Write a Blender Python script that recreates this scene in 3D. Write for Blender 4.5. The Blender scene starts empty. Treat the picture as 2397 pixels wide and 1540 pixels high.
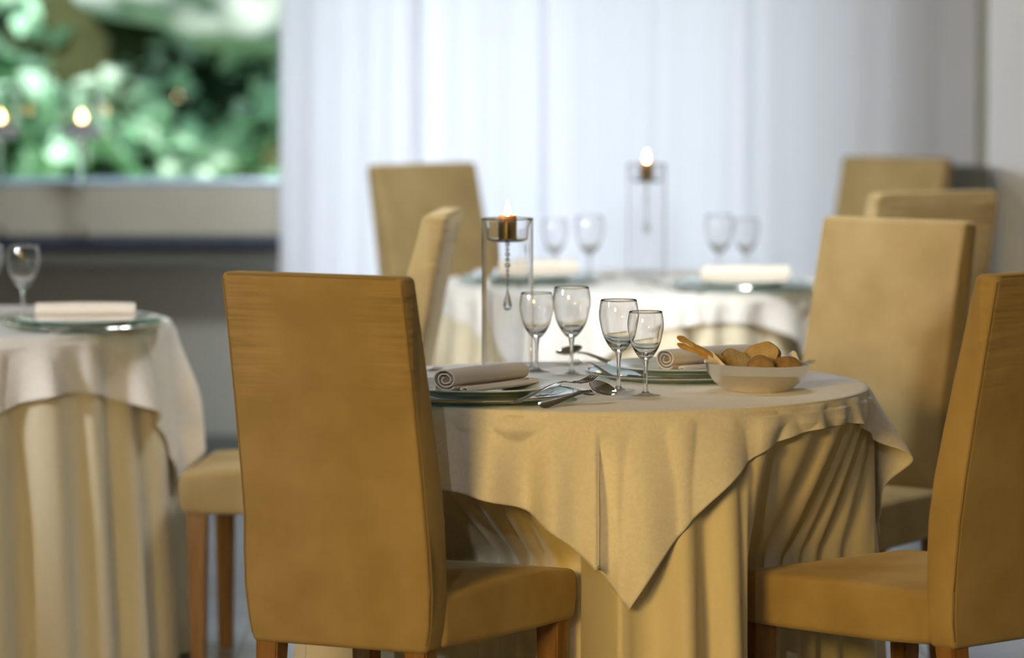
import bpy, bmesh, math, random
from mathutils import Vector, Matrix
random.seed(7)
PI = math.pi
sin, cos, R = math.sin, math.cos, math.radians
S = bpy.context.scene
col = S.collection

# ------------------------------------------------------------------ camera
cd = bpy.data.cameras.new('camera'); cam = bpy.data.objects.new('camera', cd); col.objects.link(cam)
cam.location = (0, 0, 1.49); cam.rotation_euler = (PI/2 - 0.07946, 0, 0)
cd.lens = 146.18; cd.sensor_width = 36; cd.clip_start = .1; cd.clip_end = 200
cd.dof.use_dof = True; cd.dof.focus_distance = 7.55; cd.dof.aperture_fstop = 2.4
S.camera = cam
S.view_settings.view_transform = 'Standard'; S.view_settings.look = 'None'
S.view_settings.gamma = 1; S.view_settings.use_curve_mapping = False
S.view_settings.exposure = 0.0

# ------------------------------------------------------------------ world and lights
W = bpy.data.worlds.new('world'); S.world = W; W.use_nodes = True
bg = W.node_tree.nodes['Background']; bg.inputs[0].default_value = (.62, .80, 1, 1); bg.inputs[1].default_value = 1.3

def area(name, loc, target, sx, sy, power, color, spread=180):
    l = bpy.data.lights.new(name, 'AREA'); l.shape = 'RECTANGLE'; l.size = sx; l.size_y = sy
    l.energy = power; l.color = color; l.spread = R(spread)
    o = bpy.data.objects.new(name, l); col.objects.link(o); o.location = loc
    o.rotation_euler = (Vector(target) - Vector(loc)).to_track_quat('-Z', 'Y').to_euler()
    return o
def sun(name, d, e, color, ang):
    l = bpy.data.lights.new(name, 'SUN'); l.energy = e; l.color = color; l.angle = R(ang)
    o = bpy.data.objects.new(name, l); col.objects.link(o)
    o.rotation_euler = Vector(d).to_track_quat('-Z', 'Y').to_euler(); o.location = (0, 16, 8)
sun('sun', (.35, .62, -.75), 10.5, (1, .96, .86), 2)
# daylight behind the tall curtained window
area('daylight_tall_window', (-.04, 14.0, .98), (-.04, 10, .98), 1.6, 2.1, 40, (.90, .89, 1))
# side key light, out of frame, masked by an opening added in the left wall
area('side_key_light', (-4.3, 5.2, 2.2), (1.5, 9.7, .9), 1.0, .5, 84, (.88, .93, 1), 58)
area('fill_back', (-.6, 10.4, 2.8), (-.7, 13.3, .5), .6, .6, 19, (.90, .95, 1), 100)  # fill light added high up to lift the back wall and upstand
area('fill_middle', (.55, 9.2, 2.82), (.38, 10.0, .5), .6, .6, 16, (.90, .95, 1), 84)  # fill light added overhead to brighten the back table's cloths
area('fill_front_table', (.25, 8.5, 2.82), (.2, 8.0, 0), .5, .5, 4, (.96, .96, 1), 110)  # weak fill added above to lighten the front tabletop
area('glint_light', (-.7, 1.4, 2.7), (.2, 10, .8), .08, .08, 3, (.95, .97, 1), 60)  # tiny bright source added for glints on the glasses
# warm wall lamp left of the camera
area('warm_wall_lamp', (-2.1, 2.0, 1.95), (.85, 7.3, .7), 1.2, .6, 24, (1, .63, .16), 64)
area('warm_ceiling_lamp', (.2, 5.2, 2.75), (.2, 6.5, 0), 1.2, 1.2, 4, (1, .72, .34), 150)

# ------------------------------------------------------------------ materials
def mat(name, base=(.8,.8,.8), rough=.5, metal=0, trans=0, ior=1.45, sheen=0, spec=.5, coat=0):
    m = bpy.data.materials.new(name); m.use_nodes = True
    b = m.node_tree.nodes['Principled BSDF']
    b.inputs['Base Color'].default_value = (*base, 1); b.inputs['Roughness'].default_value = rough
    b.inputs['Metallic'].default_value = metal; b.inputs['Transmission Weight'].default_value = trans
    b.inputs['IOR'].default_value = ior; b.inputs['Sheen Weight'].default_value = sheen
    b.inputs['Specular IOR Level'].default_value = spec; b.inputs['Coat Weight'].default_value = coat
    return m, m.node_tree, b
def N(t, typ, **kw):
    n = t.nodes.new(typ)
    for k, v in kw.items():
        if k in n.inputs: n.inputs[k].default_value = v
        else: setattr(n, k, v)
    return n
def mapped(t, scale=(1,1,1)):
    tc = N(t, 'ShaderNodeTexCoord'); mp = N(t, 'ShaderNodeMapping'); mp.inputs['Scale'].default_value = scale
    t.links.new(tc.outputs['Object'], mp.inputs[0]); return mp
def noise_bump(t, b, scale, strength, dist=.002, mscale=(1,1,1), detail=4):
    mp = mapped(t, mscale); n = N(t, 'ShaderNodeTexNoise', Scale=scale, Detail=detail)
    t.links.new(mp.outputs[0], n.inputs['Vector'])
    bp = N(t, 'ShaderNodeBump', Strength=strength, Distance=dist)
    t.links.new(n.outputs['Fac'], bp.inputs['Height'])
    t.links.new(bp.outputs[0], b.inputs['Normal']); return bp
def noise_color(t, b, scale, c1, c2, lo=.35, hi=.65, mscale=(1,1,1), detail=3):
    mp = mapped(t, mscale); n = N(t, 'ShaderNodeTexNoise', Scale=scale, Detail=detail)
    t.links.new(mp.outputs[0], n.inputs['Vector'])
    r = N(t, 'ShaderNodeValToRGB'); r.color_ramp.elements[0].position = lo; r.color_ramp.elements[1].position = hi
    r.color_ramp.elements[0].color = (*c1, 1); r.color_ramp.elements[1].color = (*c2, 1)
    t.links.new(n.outputs['Fac'], r.inputs[0]); t.links.new(r.outputs[0], b.inputs['Base Color'])

M = {}
# suede chair cover: nap mottling and cross wrinkles near the top of the back
m, t, b = mat('suede', (.40,.29,.14), .85, sheen=.25); M['suede'] = m
b.inputs['Sheen Roughness'].default_value = .5
b.inputs['Sheen Tint'].default_value = (.95,.8,.55,1); b.inputs['Specular IOR Level'].default_value = .2
noise_color(t, b, 9, (.35,.25,.105), (.42,.31,.14))
mp = mapped(t, (5, 5, 46)); n1 = N(t, 'ShaderNodeTexNoise', Scale=1, Detail=2); t.links.new(mp.outputs[0], n1.inputs['Vector'])
tc = N(t, 'ShaderNodeTexCoord'); sp = N(t, 'ShaderNodeSeparateXYZ'); t.links.new(tc.outputs['Object'], sp.inputs[0])
ab = N(t, 'ShaderNodeMath', operation='ABSOLUTE'); t.links.new(sp.outputs['X'], ab.inputs[0])
mr = N(t, 'ShaderNodeMapRange'); mr.inputs['From Min'].default_value = .05; mr.inputs['From Max'].default_value = .17
mr.inputs['To Min'].default_value = .03
t.links.new(ab.outputs[0], mr.inputs['Value'])
mz = N(t, 'ShaderNodeMapRange'); mz.inputs['From Min'].default_value = .72; mz.inputs['From Max'].default_value = .93
mz.inputs['To Min'].default_value = .06
t.links.new(sp.outputs['Z'], mz.inputs['Value'])
my = N(t, 'ShaderNodeMapRange'); my.inputs['From Min'].default_value = -.030; my.inputs['From Max'].default_value = -.055
t.links.new(sp.outputs['Y'], my.inputs['Value'])
my2 = N(t, 'ShaderNodeMath', operation='MULTIPLY'); t.links.new(my.outputs[0], my2.inputs[0]); t.links.new(mr.outputs[0], my2.inputs[1])
mm = N(t, 'ShaderNodeMath', operation='MULTIPLY'); t.links.new(my2.outputs[0], mm.inputs[0]); t.links.new(mz.outputs[0], mm.inputs[1])
m2 = N(t, 'ShaderNodeMath', operation='MULTIPLY'); t.links.new(mm.outputs[0], m2.inputs[0]); t.links.new(n1.outputs['Fac'], m2.inputs[1])
b1 = N(t, 'ShaderNodeBump', Strength=.9, Distance=.016); t.links.new(m2.outputs[0], b1.inputs['Height'])
n2 = N(t, 'ShaderNodeTexNoise', Scale=260, Detail=2); t.links.new(tc.outputs['Object'], n2.inputs['Vector'])
b2 = N(t, 'ShaderNodeBump', Strength=.25, Distance=.001); t.links.new(n2.outputs['Fac'], b2.inputs['Height'])
t.links.new(b1.outputs[0], b2.inputs['Normal']); t.links.new(b2.outputs[0], b.inputs['Normal'])
m, t, b = mat('suede_piping', (.30,.21,.09), .8); M['piping'] = m; noise_bump(t, b, 300, .2, .0005)
# wood
m, t, b = mat('leg_wood', (.36,.17,.05), .45); M['wood'] = m
noise_color(t, b, 4, (.20,.095,.028), (.31,.16,.05), mscale=(14, 14, 1.2)); noise_bump(t, b, 30, .15, .001, (8, 8, .8))
# cloths
def cloth(name, c, damask):
    m, t, b = mat(name, c, .75, sheen=.15, spec=.25)
    mp = mapped(t); v = N(t, 'ShaderNodeTexNoise', Scale=62, Detail=1, Distortion=1.8); t.links.new(mp.outputs[0], v.inputs['Vector'])
    r = N(t, 'ShaderNodeValToRGB'); r.color_ramp.elements[0].position = .47; r.color_ramp.elements[1].position = .53
    k = .955 if damask else .985
    r.color_ramp.elements[0].color = (c[0]*k, c[1]*k, c[2]*k*.98, 1); r.color_ramp.elements[1].color = (*c, 1)
    t.links.new(v.outputs['Fac'], r.inputs[0]); t.links.new(r.outputs[0], b.inputs['Base Color'])
    wv = N(t, 'ShaderNodeTexNoise', Scale=14, Detail=5); t.links.new(mp.outputs[0], wv.inputs['Vector'])
    bp = N(t, 'ShaderNodeBump', Strength=.35, Distance=.006); t.links.new(wv.outputs['Fac'], bp.inputs['Height'])
    b2 = N(t, 'ShaderNodeBump', Strength=.3 if damask else .05, Distance=.0012); t.links.new(r.outputs[0], b2.inputs['Height'])
    t.links.new(bp.outputs[0], b2.inputs['Normal']); t.links.new(b2.outputs[0], b.inputs['Normal'])
    return m
M['skirt'] = cloth('ivory_skirt_cloth', (.76,.69,.50), False)
M['overlay'] = cloth('damask_overlay_cloth', (.85,.82,.76), True)
m, t, b = mat('napkin_cloth', (.82,.74,.62), .8, sheen=.2, spec=.2); M['napkin'] = m; noise_bump(t, b, 420, .3, .0008)
# glass
m, t, b = mat('clear_glass', (1,1,1), .0, trans=1, ior=1.48); M['glass'] = m
m, t, b = mat('thin_glass', (1,1,1), .0, trans=1, ior=1.33); M['thin'] = m; b.inputs['IOR'].default_value = 1.25
m, t, b = mat('green_plate_glass', (.62,.88,.78), .02, trans=.82, ior=1.5); M['plateglass'] = m
m, t, b = mat('cylinder_glass', (1,1,1), .0, trans=1, ior=1.33); M['tubeglass'] = m
m, t, b = mat('crystal', (1,1,1), .0, trans=1, ior=1.6); M['crystal'] = m
def pane_mat():
    m = bpy.data.materials.new('window_glass'); m.use_nodes = True; t = m.node_tree; t.nodes.clear()
    o = N(t, 'ShaderNodeOutputMaterial'); mx = N(t, 'ShaderNodeMixShader'); tr = N(t, 'ShaderNodeBsdfTransparent')
    gl = N(t, 'ShaderNodeBsdfGlossy', Roughness=.0); fr = N(t, 'ShaderNodeFresnel', IOR=1.5)
    tr.inputs[0].default_value = (.93,.98,.97,1)
    t.links.new(fr.outputs[0], mx.inputs[0]); t.links.new(tr.outputs[0], mx.inputs[1]); t.links.new(gl.outputs[0], mx.inputs[2])
    t.links.new(mx.outputs[0], o.inputs[0]); return m
M['pane'] = pane_mat()
# metals, ceramics, wax
m, t, b = mat('polished_steel', (.62,.61,.57), .12, 1); M['steel'] = m; noise_bump(t, b, 60, .02, .001)
m, t, b = mat('silver_charger', (.74,.72,.66), .10, 1); M['silver'] = m; noise_bump(t, b, 20, .02, .001)
m, t, b = mat('brushed_bowl_metal', (.86,.82,.74), .25, 1); M['bowl'] = m; noise_bump(t, b, 8, .08, .002, (1,1,12))
m, t, b = mat('white_glazed_ceramic', (.72,.78,.75), .08, spec=.6, coat=.3); M['ceramic'] = m; noise_bump(t, b, 10, .02, .001)
m, t, b = mat('amber_wax', (.62,.30,.09), .45, spec=.4); M['wax'] = m
b.inputs['Subsurface Weight'].default_value = .4; b.inputs['Subsurface Radius'].default_value = (.01,.004,.001)
m, t, b = mat('bronze_candle_cup', (.48,.36,.18), .28, 1); M['bronze'] = m; noise_bump(t, b, 40, .05, .001)
m, t, b = mat('tealight_tin', (.55,.6,.75), .3, 1); M['tin'] = m
m, t, b = mat('wick', (.03,.02,.02), .9); M['wick'] = m
def emit(name, c, s):
    m = bpy.data.materials.new(name); m.use_nodes = True; t = m.node_tree; t.nodes.clear()
    o = N(t, 'ShaderNodeOutputMaterial'); e = N(t, 'ShaderNodeEmission', Color=(*c, 1), Strength=s); t.links.new(e.outputs[0], o.inputs[0]); return m
M['flame'] = emit('candle_flame', (1,.66,.30), 60)
# bread
def bread(name, c1, c2, sc):
    m, t, b = mat(name, c1, .8, spec=.25); noise_color(t, b, sc, c1, c2); noise_bump(t, b, sc*3, .5, .004); return m
M['crust'] = bread('bread_crust', (.27,.15,.05), (.44,.27,.10), 28)
M['crumb'] = bread('bread_crumb', (.50,.37,.17), (.60,.46,.24), 60)
M['stick'] = bread('breadstick_crust', (.50,.29,.07), (.66,.42,.13), 50)
# room
def paint(name, c, sc=3, k=.94):
    m, t, b = mat(name, c, .8, spec=.25); noise_color(t, b, sc, tuple(x*k for x in c), c); noise_bump(t, b, 90, .08, .001); return m
M['wall'] = paint('wall_paint', (.46,.45,.39))
M['panel'] = paint('upstand_paint', (.70,.67,.56))
M['white_wall'] = paint('white_wall_paint', (.83,.87,.90))
M['outer_sill'] = paint('outer_sill_paint', (.62,.66,.74)); M['shaded_wall'] = paint('shaded_wall_paint', (.33,.32,.24))
M['ceil'] = paint('ceiling_paint', (.50,.42,.28)); M['warm_wall'] = paint('warm_wall_paint', (.42,.32,.17))
m, t, b = mat('sill_stone', (.04,.05,.08), .45, spec=.25); M['sill'] = m; noise_color(t, b, 30, (.03,.045,.08), (.05,.065,.11)); 
m, t, b = mat('window_frame_metal', (.42,.50,.62), .35, .3); M['frame'] = m; noise_bump(t, b, 50, .05, .001)
m, t, b = mat('dark_grey_lacquer', (.16,.17,.15), .5); M['dark'] = m; noise_bump(t, b, 50, .05, .001)
# floor: large stone tiles
m, t, b = mat('floor_tiles', (.30,.33,.38), .2, spec=.5); M['floor'] = m
mp = mapped(t); br = N(t, 'ShaderNodeTexBrick', Scale=1.6, offset=0.0)
br.inputs['Color1'].default_value = (.27,.30,.35,1); br.inputs['Color2'].default_value = (.31,.34,.39,1); br.inputs['Mortar'].default_value = (.18,.19,.2,1)
br.inputs['Mortar Size'].default_value = .008; br.inputs['Row Height'].default_value = .5
t.links.new(mp.outputs[0], br.inputs['Vector']); t.links.new(br.outputs[0], b.inputs['Base Color'])
# curtain: sheer, lets the window light through
def curtain_mat():
    m = bpy.data.materials.new('sheer_curtain'); m.use_nodes = True; t = m.node_tree; t.nodes.clear()
    o = N(t, 'ShaderNodeOutputMaterial'); mx = N(t, 'ShaderNodeMixShader'); mx.inputs[0].default_value = .42
    tr = N(t, 'ShaderNodeBsdfTranslucent', Color=(.93,.92,.98,1)); df = N(t, 'ShaderNodeBsdfDiffuse', Color=(.85,.87,.9,1))
    mp = mapped(t, (240, 240, 240)); n = N(t, 'ShaderNodeTexNoise', Scale=1); t.links.new(mp.outputs[0], n.inputs['Vector'])
    bp = N(t, 'ShaderNodeBump', Strength=.1, Distance=.001); t.links.new(n.outputs['Fac'], bp.inputs['Height'])
    t.links.new(bp.outputs[0], tr.inputs['Normal']); t.links.new(bp.outputs[0], df.inputs['Normal'])
    t.links.new(tr.outputs[0], mx.inputs[1]); t.links.new(df.outputs[0], mx.inputs[2]); t.links.new(mx.outputs[0], o.inputs[0]); return m
M['curtain'] = curtain_mat()
M['frost'] = curtain_mat(); M['frost'].name = 'frosted_blue_glass'; M['frost'].node_tree.nodes['Translucent BSDF'].inputs[0].default_value = (.88,.93,1,1); M['frost'].node_tree.nodes['Mix Shader'].inputs[0].default_value = .2
# ivy
def leaf_mat(name, c1, c2):
    m, t, b = mat(name, c1, .35, spec=.5); oi = N(t, 'ShaderNodeNewGeometry')
    r = N(t, 'ShaderNodeValToRGB'); r.color_ramp.elements[0].color = (*c1, 1); r.color_ramp.elements[1].color = (*c2, 1)
    t.links.new(oi.outputs['Random Per Island'], r.inputs[0]); t.links.new(r.outputs[0], b.inputs['Base Color'])
    b.inputs['Subsurface Weight'].default_value = 0
    return m
M['leaf'] = leaf_mat('ivy_leaf', (.05,.17,.06), (.48,.76,.54))
M['leaf_sunlit'] = leaf_mat('sunlit_ivy_leaf', (.45,.74,.52), (.82,.94,.84))  # sunlit highlights put into the leaf colour
m, t, b = mat('garden_bank', (.05,.06,.03), .9); M['bank'] = m; noise_color(t, b, 1.6, (.012,.03,.015), (.07,.07,.025), .45, .66)
m, t, b = mat('pale_stone', (.7,.7,.66), .85); M['stone'] = m; noise_color(t, b, 5, (.34,.38,.36), (.62,.64,.60)); noise_bump(t, b, 12, .6, .03)
m, t, b = mat('lawn', (.10,.22,.06), .9); M['lawn'] = m; noise_color(t, b, 6, (.06,.15,.03), (.15,.28,.08))

# ------------------------------------------------------------------ helpers
def link(name, me, material, parent=None):
    if material: me.materials.append(material)
    o = bpy.data.objects.new(name, me); col.objects.link(o)
    if parent: o.parent = parent
    return o
def pydata(name, v, f, material, parent=None, smooth=True, ang=40):
    me = bpy.data.meshes.new(name); me.from_pydata(v, [], f); me.update()
    bm = bmesh.new(); bm.from_mesh(me); bmesh.ops.recalc_face_normals(bm, faces=bm.faces); bm.to_mesh(me); bm.free()
    if smooth:
        me.shade_smooth()
        me.set_sharp_from_angle(angle=R(ang))
    return link(name, me, material, parent)
def from_bm(name, bm, material, parent=None, smooth=True, ang=50):
    bmesh.ops.recalc_face_normals(bm, faces=bm.faces)
    me = bpy.data.meshes.new(name); bm.to_mesh(me); bm.free()
    if smooth: me.shade_smooth(); me.set_sharp_from_angle(angle=R(ang))
    return link(name, me, material, parent)
def empty(name, loc, rz=0):
    o = bpy.data.objects.new(name, None); o.empty_display_size = .1; col.objects.link(o); o.location = loc; o.rotation_euler = (0, 0, rz); return o
def tag(o, label=None, cat=None, group=None, kind=None):
    if label: o['label'] = label
    if cat: o['category'] = cat
    if group: o['group'] = group
    if kind: o['kind'] = kind
    return o
def copy_tree(o, parent=None):
    c = o.copy(); col.objects.link(c); c.parent = parent
    for ch in [x for x in bpy.data.objects if x.parent == o]: copy_tree(ch, c)
    return c
def box_bm(x0, x1, y0, y1, z0, z1, bev=0):
    bm = bmesh.new(); bmesh.ops.create_cube(bm, size=1)
    for v in bm.verts: v.co = Vector(((x0+x1)/2 + v.co.x*(x1-x0), (y0+y1)/2 + v.co.y*(y1-y0), (z0+z1)/2 + v.co.z*(z1-z0)))
    if bev: bmesh.ops.bevel(bm, geom=bm.edges[:], offset=bev, segments=2, profile=.6, affect='EDGES')
    return bm
def struct(name, bm, material, parent=None):
    o = from_bm(name, bm, material, parent, smooth=False)
    if not parent: o['kind'] = 'structure'
    return o
def lathe(profile, seg=48, closed=False):
    """profile: (r, z) pairs; r = 0 ends close on the axis"""
    v, f, rings = [], [], []
    P_ = []                                    # support loops keep long straight walls optically flat
    for i, p in enumerate(profile):
        P_.append(p)
        if i+1 < len(profile) or closed:
            q = profile[(i+1) % len(profile)]; d = math.hypot(q[0]-p[0], q[1]-p[1])
            if d > .012 and min(p[0], q[0]) > 1e-6:
                for k in (.0012/d, 1-.0012/d): P_.append((p[0]+(q[0]-p[0])*k, p[1]+(q[1]-p[1])*k))
    for r, z in P_:
        if r < 1e-6: rings.append([len(v)]); v.append((0, 0, z))
        else:
            rings.append(list(range(len(v), len(v)+seg)))
            v += [(r*cos(2*PI*i/seg), r*sin(2*PI*i/seg), z) for i in range(seg)]
    n = len(rings)
    for k in range(n if closed else n-1):
        a, b_ = rings[k], rings[(k+1) % n]
        for i in range(seg):
            j = (i+1) % seg
            if len(a) == 1 and len(b_) == 1: continue
            if len(a) == 1: f.append((a[0], b_[i], b_[j]))
            elif len(b_) == 1: f.append((a[i], a[j], b_[0]))
            else: f.append((a[i], a[j], b_[j], b_[i]))
    return v, f
def tube(pts, r, seg=8, caps=True):
    v, f = [], []; pts = [Vector(p) for p in pts]; n = len(pts)
    for i, p in enumerate(pts):
        d = (pts[min(i+1, n-1)] - pts[max(i-1, 0)]).normalized()
        a = d.cross(Vector((0, 0, 1)));
        if a.length < .05: a = d.cross(Vector((0, 1, 0)))
        a.normalize(); b_ = d.cross(a); rr = r[i] if isinstance(r, (list, tuple)) else r
        v += [tuple(p + a*rr*cos(2*PI*k/seg) + b_*rr*sin(2*PI*k/seg)) for k in range(seg)]
    for i in range(n-1):
        for k in range(seg): f.append((i*seg+k, i*seg+(k+1) % seg, (i+1)*seg+(k+1) % seg, (i+1)*seg+k))
    if caps: f.append(tuple(range(seg))); f.append(tuple((n-1)*seg+k for k in range(seg)))
    return v, f
def smooth(a, b_, x):
    t_ = max(0, min(1, (x-a)/(b_-a))); return t_*t_*(3-2*t_)

# ------------------------------------------------------------------ room
WY = 13.30                                   # inner face of the window wall
struct('floor', box_bm(-3.4, 3.4, -2.5, WY+.25, -.1, 0), M['floor'])
struct('ceiling', box_bm(-3.6, 3.6, -2.7, WY+.3, 2.9, 3.05), M['ceil'])
bm = box_bm(-3.6, -.68, WY, WY+.25, 0, .70)
for a in [(-3.6, -.68, WY+.02, WY+.25, .70, .885), (-3.6, -3.3, WY, WY+.25, .885, 2.9), (-3.6, 3.6, WY, WY+.25, 2.6, 2.9),
           (1.05, 3.6, WY, WY+.25, 0, 2.6)]:
    b2_ = box_bm(*a); me_ = bpy.data.meshes.new('t'); b2_.to_mesh(me_); b2_.free(); bm.from_mesh(me_); bpy.data.meshes.remove(me_)
struct('wall_back', bm, M['wall'])
struct('trim_1', box_bm(-3.3, -.68, WY-.005, WY+.02, .735, .885), M['panel'])           # pale upstand above the sill
struct('trim_2', box_bm(-3.3, -.70, WY-.30, WY+.02, .705, .735, .004), M['sill'])        # dark window ledge
struct('ledge_shade', box_bm(-3.3, -.70, WY-.27, WY, .655, .705), M['dark'])               # added dark strip standing in for the shade under the ledge
# left wall, out of frame, with an opening added to shape the side light
bm = box_bm(-3.6, -3.4, -2.7, 5.93, 0, 2.9)
for a in [(-3.6, -3.4, 7.3, WY+.25, 0, 2.9), (-3.6, -3.4, 5.93, 7.3, 0, 1.70), (-3.6, -3.4, 5.93, 7.3, 2.7, 2.9)]:
    b2_ = box_bm(*a); me_ = bpy.data.meshes.new('t'); b2_.to_mesh(me_); b2_.free(); bm.from_mesh(me_); bpy.data.meshes.remove(me_)
struct('wall_left', bm, M['wall'])
struct('wall_right', box_bm(3.4, 3.6, -2.7, WY+.25, 0, 2.9), M['white_wall'])
struct('wall_front', box_bm(-3.6, 3.6, -2.7, -2.5, 0, 2.9), M['warm_wall'])
struct('wall_pier', box_bm(1.462, 3.4, 12.75, WY, 0, 2.9, .004), M['white_wall'])
struct('gap_shade', box_bm(1.455, 1.462, 12.80, WY, 0, 2.9), M['shaded_wall'])  # shade of the wall gap put into this strip's olive colour
struct('baseboard_back', box_bm(-3.4, -.68, WY-.02, WY, 0, .09), M['dark'])
# windows
def window(name, x0, x1, z0, z1, mull=()):
    w = empty(name, ((x0+x1)/2, WY+.12, z0)); w['kind'] = 'structure'; cx = (x0+x1)/2
    bm = bmesh.new()
    rects = [(x0, x1, z0, z0+.012), (x0, x1, z1-.05, z1), (x0, x0+.02, z0+.012, z1-.05), (x1-.02, x1, z0+.012, z1-.05)] + [(m_-.03, m_+.03, z0+.012, z1-.05) for m_ in mull]
    for a, b_, c, d in rects:
        q = box_bm(a-cx, b_-cx, -.03, .03, c-z0, d-z0, .003); me_ = bpy.data.meshes.new('t'); q.to_mesh(me_); q.free(); bm.from_mesh(me_); bpy.data.meshes.remove(me_)
    from_bm('window_frame', bm, M['frame'], w, smooth=False)
    from_bm('window_pane', box_bm(x0-cx+.02, x1-cx-.02, -.004, .004, .012, z1-z0-.05), M['pane'], w, smooth=False)
window('window_1', -3.3, -.703, .885, 2.6, ())
window('window_2', -.70, 1.05, .0, 2.6, (.14,))

# curtains, four hanging lengths
def curtain(x0, x1, y, seed, label, amp, wl):
    rnd = random.Random(seed); n = max(60, int((x1-x0)/.008)); nz = 24; v, f = [], []
    ph = [rnd.uniform(0, 6.28) for _ in range(4)]
    for j in range(nz+1):
        z = .015 + (2.72-.015)*j/nz; k = 1 - .35*j/nz
        for i in range(n+1):
            u = i/n; x = x0 + (x1-x0)*u
            w = sin(2*PI*x/wl + ph[0] + .9*sin(2*PI*x/(wl*2.7)+ph[1]) + .06*sin(3*z)) * .62 + .38*sin(2*PI*x/(wl*.43) + ph[2] + .4*sin(2*z))
            v.append((x + .004*sin(z*2.2+ph[3])*k, y + amp*w*k, z))
    for j in range(nz):
        for i in range(n):
            a = j*(n+1)+i; f.append((a, a+1, a+n+2, a+n+1))
    me = bpy.data.meshes.new('curtain'); me.from_pydata(v, [], f); me.update(); me.shade_smooth()
    o = link('curtain', me, M['curtain']); tag(o, label, 'curtain', 'sheer white curtains over the tall window'); return o
curtain(-.722, -.285, 12.96, 3, 'bright white sheer curtain length nearest the garden window, leftmost of the four', .013, .20)
curtain(-.31, .10, 13.03, 5, 'white sheer curtain length behind the front candle cylinder, second from the left', .018, .24)
curtain(.08, .73, 12.99, 9, 'wide white sheer curtain length behind the back table glasses, third from the left', .018, .27)
curtain(.71, 1.462, 13.04, 14, 'greyer sheer curtain length beside the right-hand wall, rightmost of the four', .024, .33)
v, f = tube([(-.9, 13.0, 2.76), (1.5, 13.0, 2.76)], .014, 12)
o = pydata('curtain_rail', v, f, M['steel']); tag(o, 'steel curtain rail above the tall window', 'curtain rail')
tag(from_bm('side_cabinet', box_bm(1.30, 1.450, 12.60, 12.74, 0, .980, .006), M['dark']), 'slim dark grey cabinet in the corner behind the far right chairs', 'cabinet')

# ------------------------------------------------------------------ garden
struct('ground', box_bm(-9, 9, WY+.25, 26, -.3, -.1), M['lawn'])
def leafmesh(name, pts, material, label, cat, smin, smax, seed):
    rnd = random.Random(seed); v, f = [], []
    outline = [(0,-.5), (.28,-.42), (.5,-.12), (.30,.08), (.22,.30), (0,.55), (-.22,.30), (-.30,.08), (-.5,-.12), (-.28,-.42)]
    for (x, y, z) in pts:
        s = rnd.uniform(smin, smax)
        rot = Matrix.Rotation(rnd.gauss(0, .6), 3, 'Z') @ Matrix.Rotation(rnd.gauss(.75, .45), 3, 'X') @ Matrix.Rotation(rnd.uniform(-PI, PI), 3, 'Y')
        # leaf lies in local xz facing -y, then tips back
        base = len(v); v.append(tuple(Vector((x, y, z)) + rot @ Vector((0, -.10*s, 0))))
        for a, b_ in outline: v.append(tuple(Vector((x, y, z)) + rot @ Vector((a*s, .08*s*abs(a)*2, b_*s))))
        nn = len(outline)
        for i in range(nn): f.append((base, base+1+i, base+1+(i+1) % nn))
    me = bpy.data.meshes.new(name); me.from_pydata(v, [], f); me.update(); me.shade_smooth()
    o = link(name, me, material); tag(o, label, cat, kind='stuff'); return o
def bank_y(x, z): return 17.6 - .25*sin(1.9*x+1) - .22*sin(3.1*z+x) + .12*sin(5.3*x+2.2*z)
# earth bank
v, f = [], []; nx, nz = 90, 40
for j in range(nz+1):
    for i in range(nx+1):
        x = -7 + 8.5*i/nx; z = -.15 + 3.6*j/nz
        v.append((x, bank_y(x, z) + .16, z))
for j in range(nz):
    for i in range(nx):
        a = j*(nx+1)+i; f.append((a, a+1, a+nx+2, a+nx+1))
nb = len(v)
me = bpy.data.meshes.new('earth_bank'); me.from_pydata(v, [], f); me.update(); me.shade_smooth()
so = link('earth_bank', me, M['bank']); md = so.modifiers.new('t', 'SOLIDIFY'); md.thickness = .4; md.offset = 1
tag(so, 'dark earth bank behind the ivy outside the garden window', 'bank')
rnd = random.Random(21); pts, pale = [], []
while len(pts) < 8500:
    x = rnd.uniform(-4.2, .2); z = rnd.uniform(.2, 2.3)
    den = .5 + .5*sin(3.2*x + 1.7*z + .6)*cos(2.6*z - 1.1*x + .5)
    if rnd.random() > .48 + .52*smooth(.2, .55, den): continue
    if x < -1.72 + .2*sin(9*z) and z > 1.16 and rnd.random() < .75: continue
    pts.append((x, bank_y(x, z) - rnd.uniform(0, .30)*(.4+den), z))
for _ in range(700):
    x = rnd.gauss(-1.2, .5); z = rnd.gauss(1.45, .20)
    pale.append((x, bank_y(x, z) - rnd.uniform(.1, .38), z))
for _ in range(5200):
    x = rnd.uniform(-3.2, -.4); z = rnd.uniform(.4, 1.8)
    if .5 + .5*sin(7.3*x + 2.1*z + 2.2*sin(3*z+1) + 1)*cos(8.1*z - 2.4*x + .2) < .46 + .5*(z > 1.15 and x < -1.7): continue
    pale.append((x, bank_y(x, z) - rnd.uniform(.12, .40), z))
leafmesh('ivy', pts, M['leaf'], 'green ivy covering the bank outside the garden window', 'ivy', .08, .17, 1)
leafmesh('sunlit_ivy', pale, M['leaf_sunlit'], 'pale sunlit leaves among the ivy outside the garden window', 'ivy', .08, .16, 2)
BB = bmesh.new(); bmesh.ops.create_icosphere(BB, subdivisions=5, radius=1)
for q in BB.verts:
    c = q.co.copy(); k = 1 + .10*sin(4*c.x+1)*sin(5*c.z) + .06*sin(9*c.y+2*c.x) + .04*sin(15*c.x+8*c.z)
    q.co = Vector((-1.12 + c.x*.66*k, 17.1 + c.y*.35*k, 1.60 + c.z*.30*k))
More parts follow.
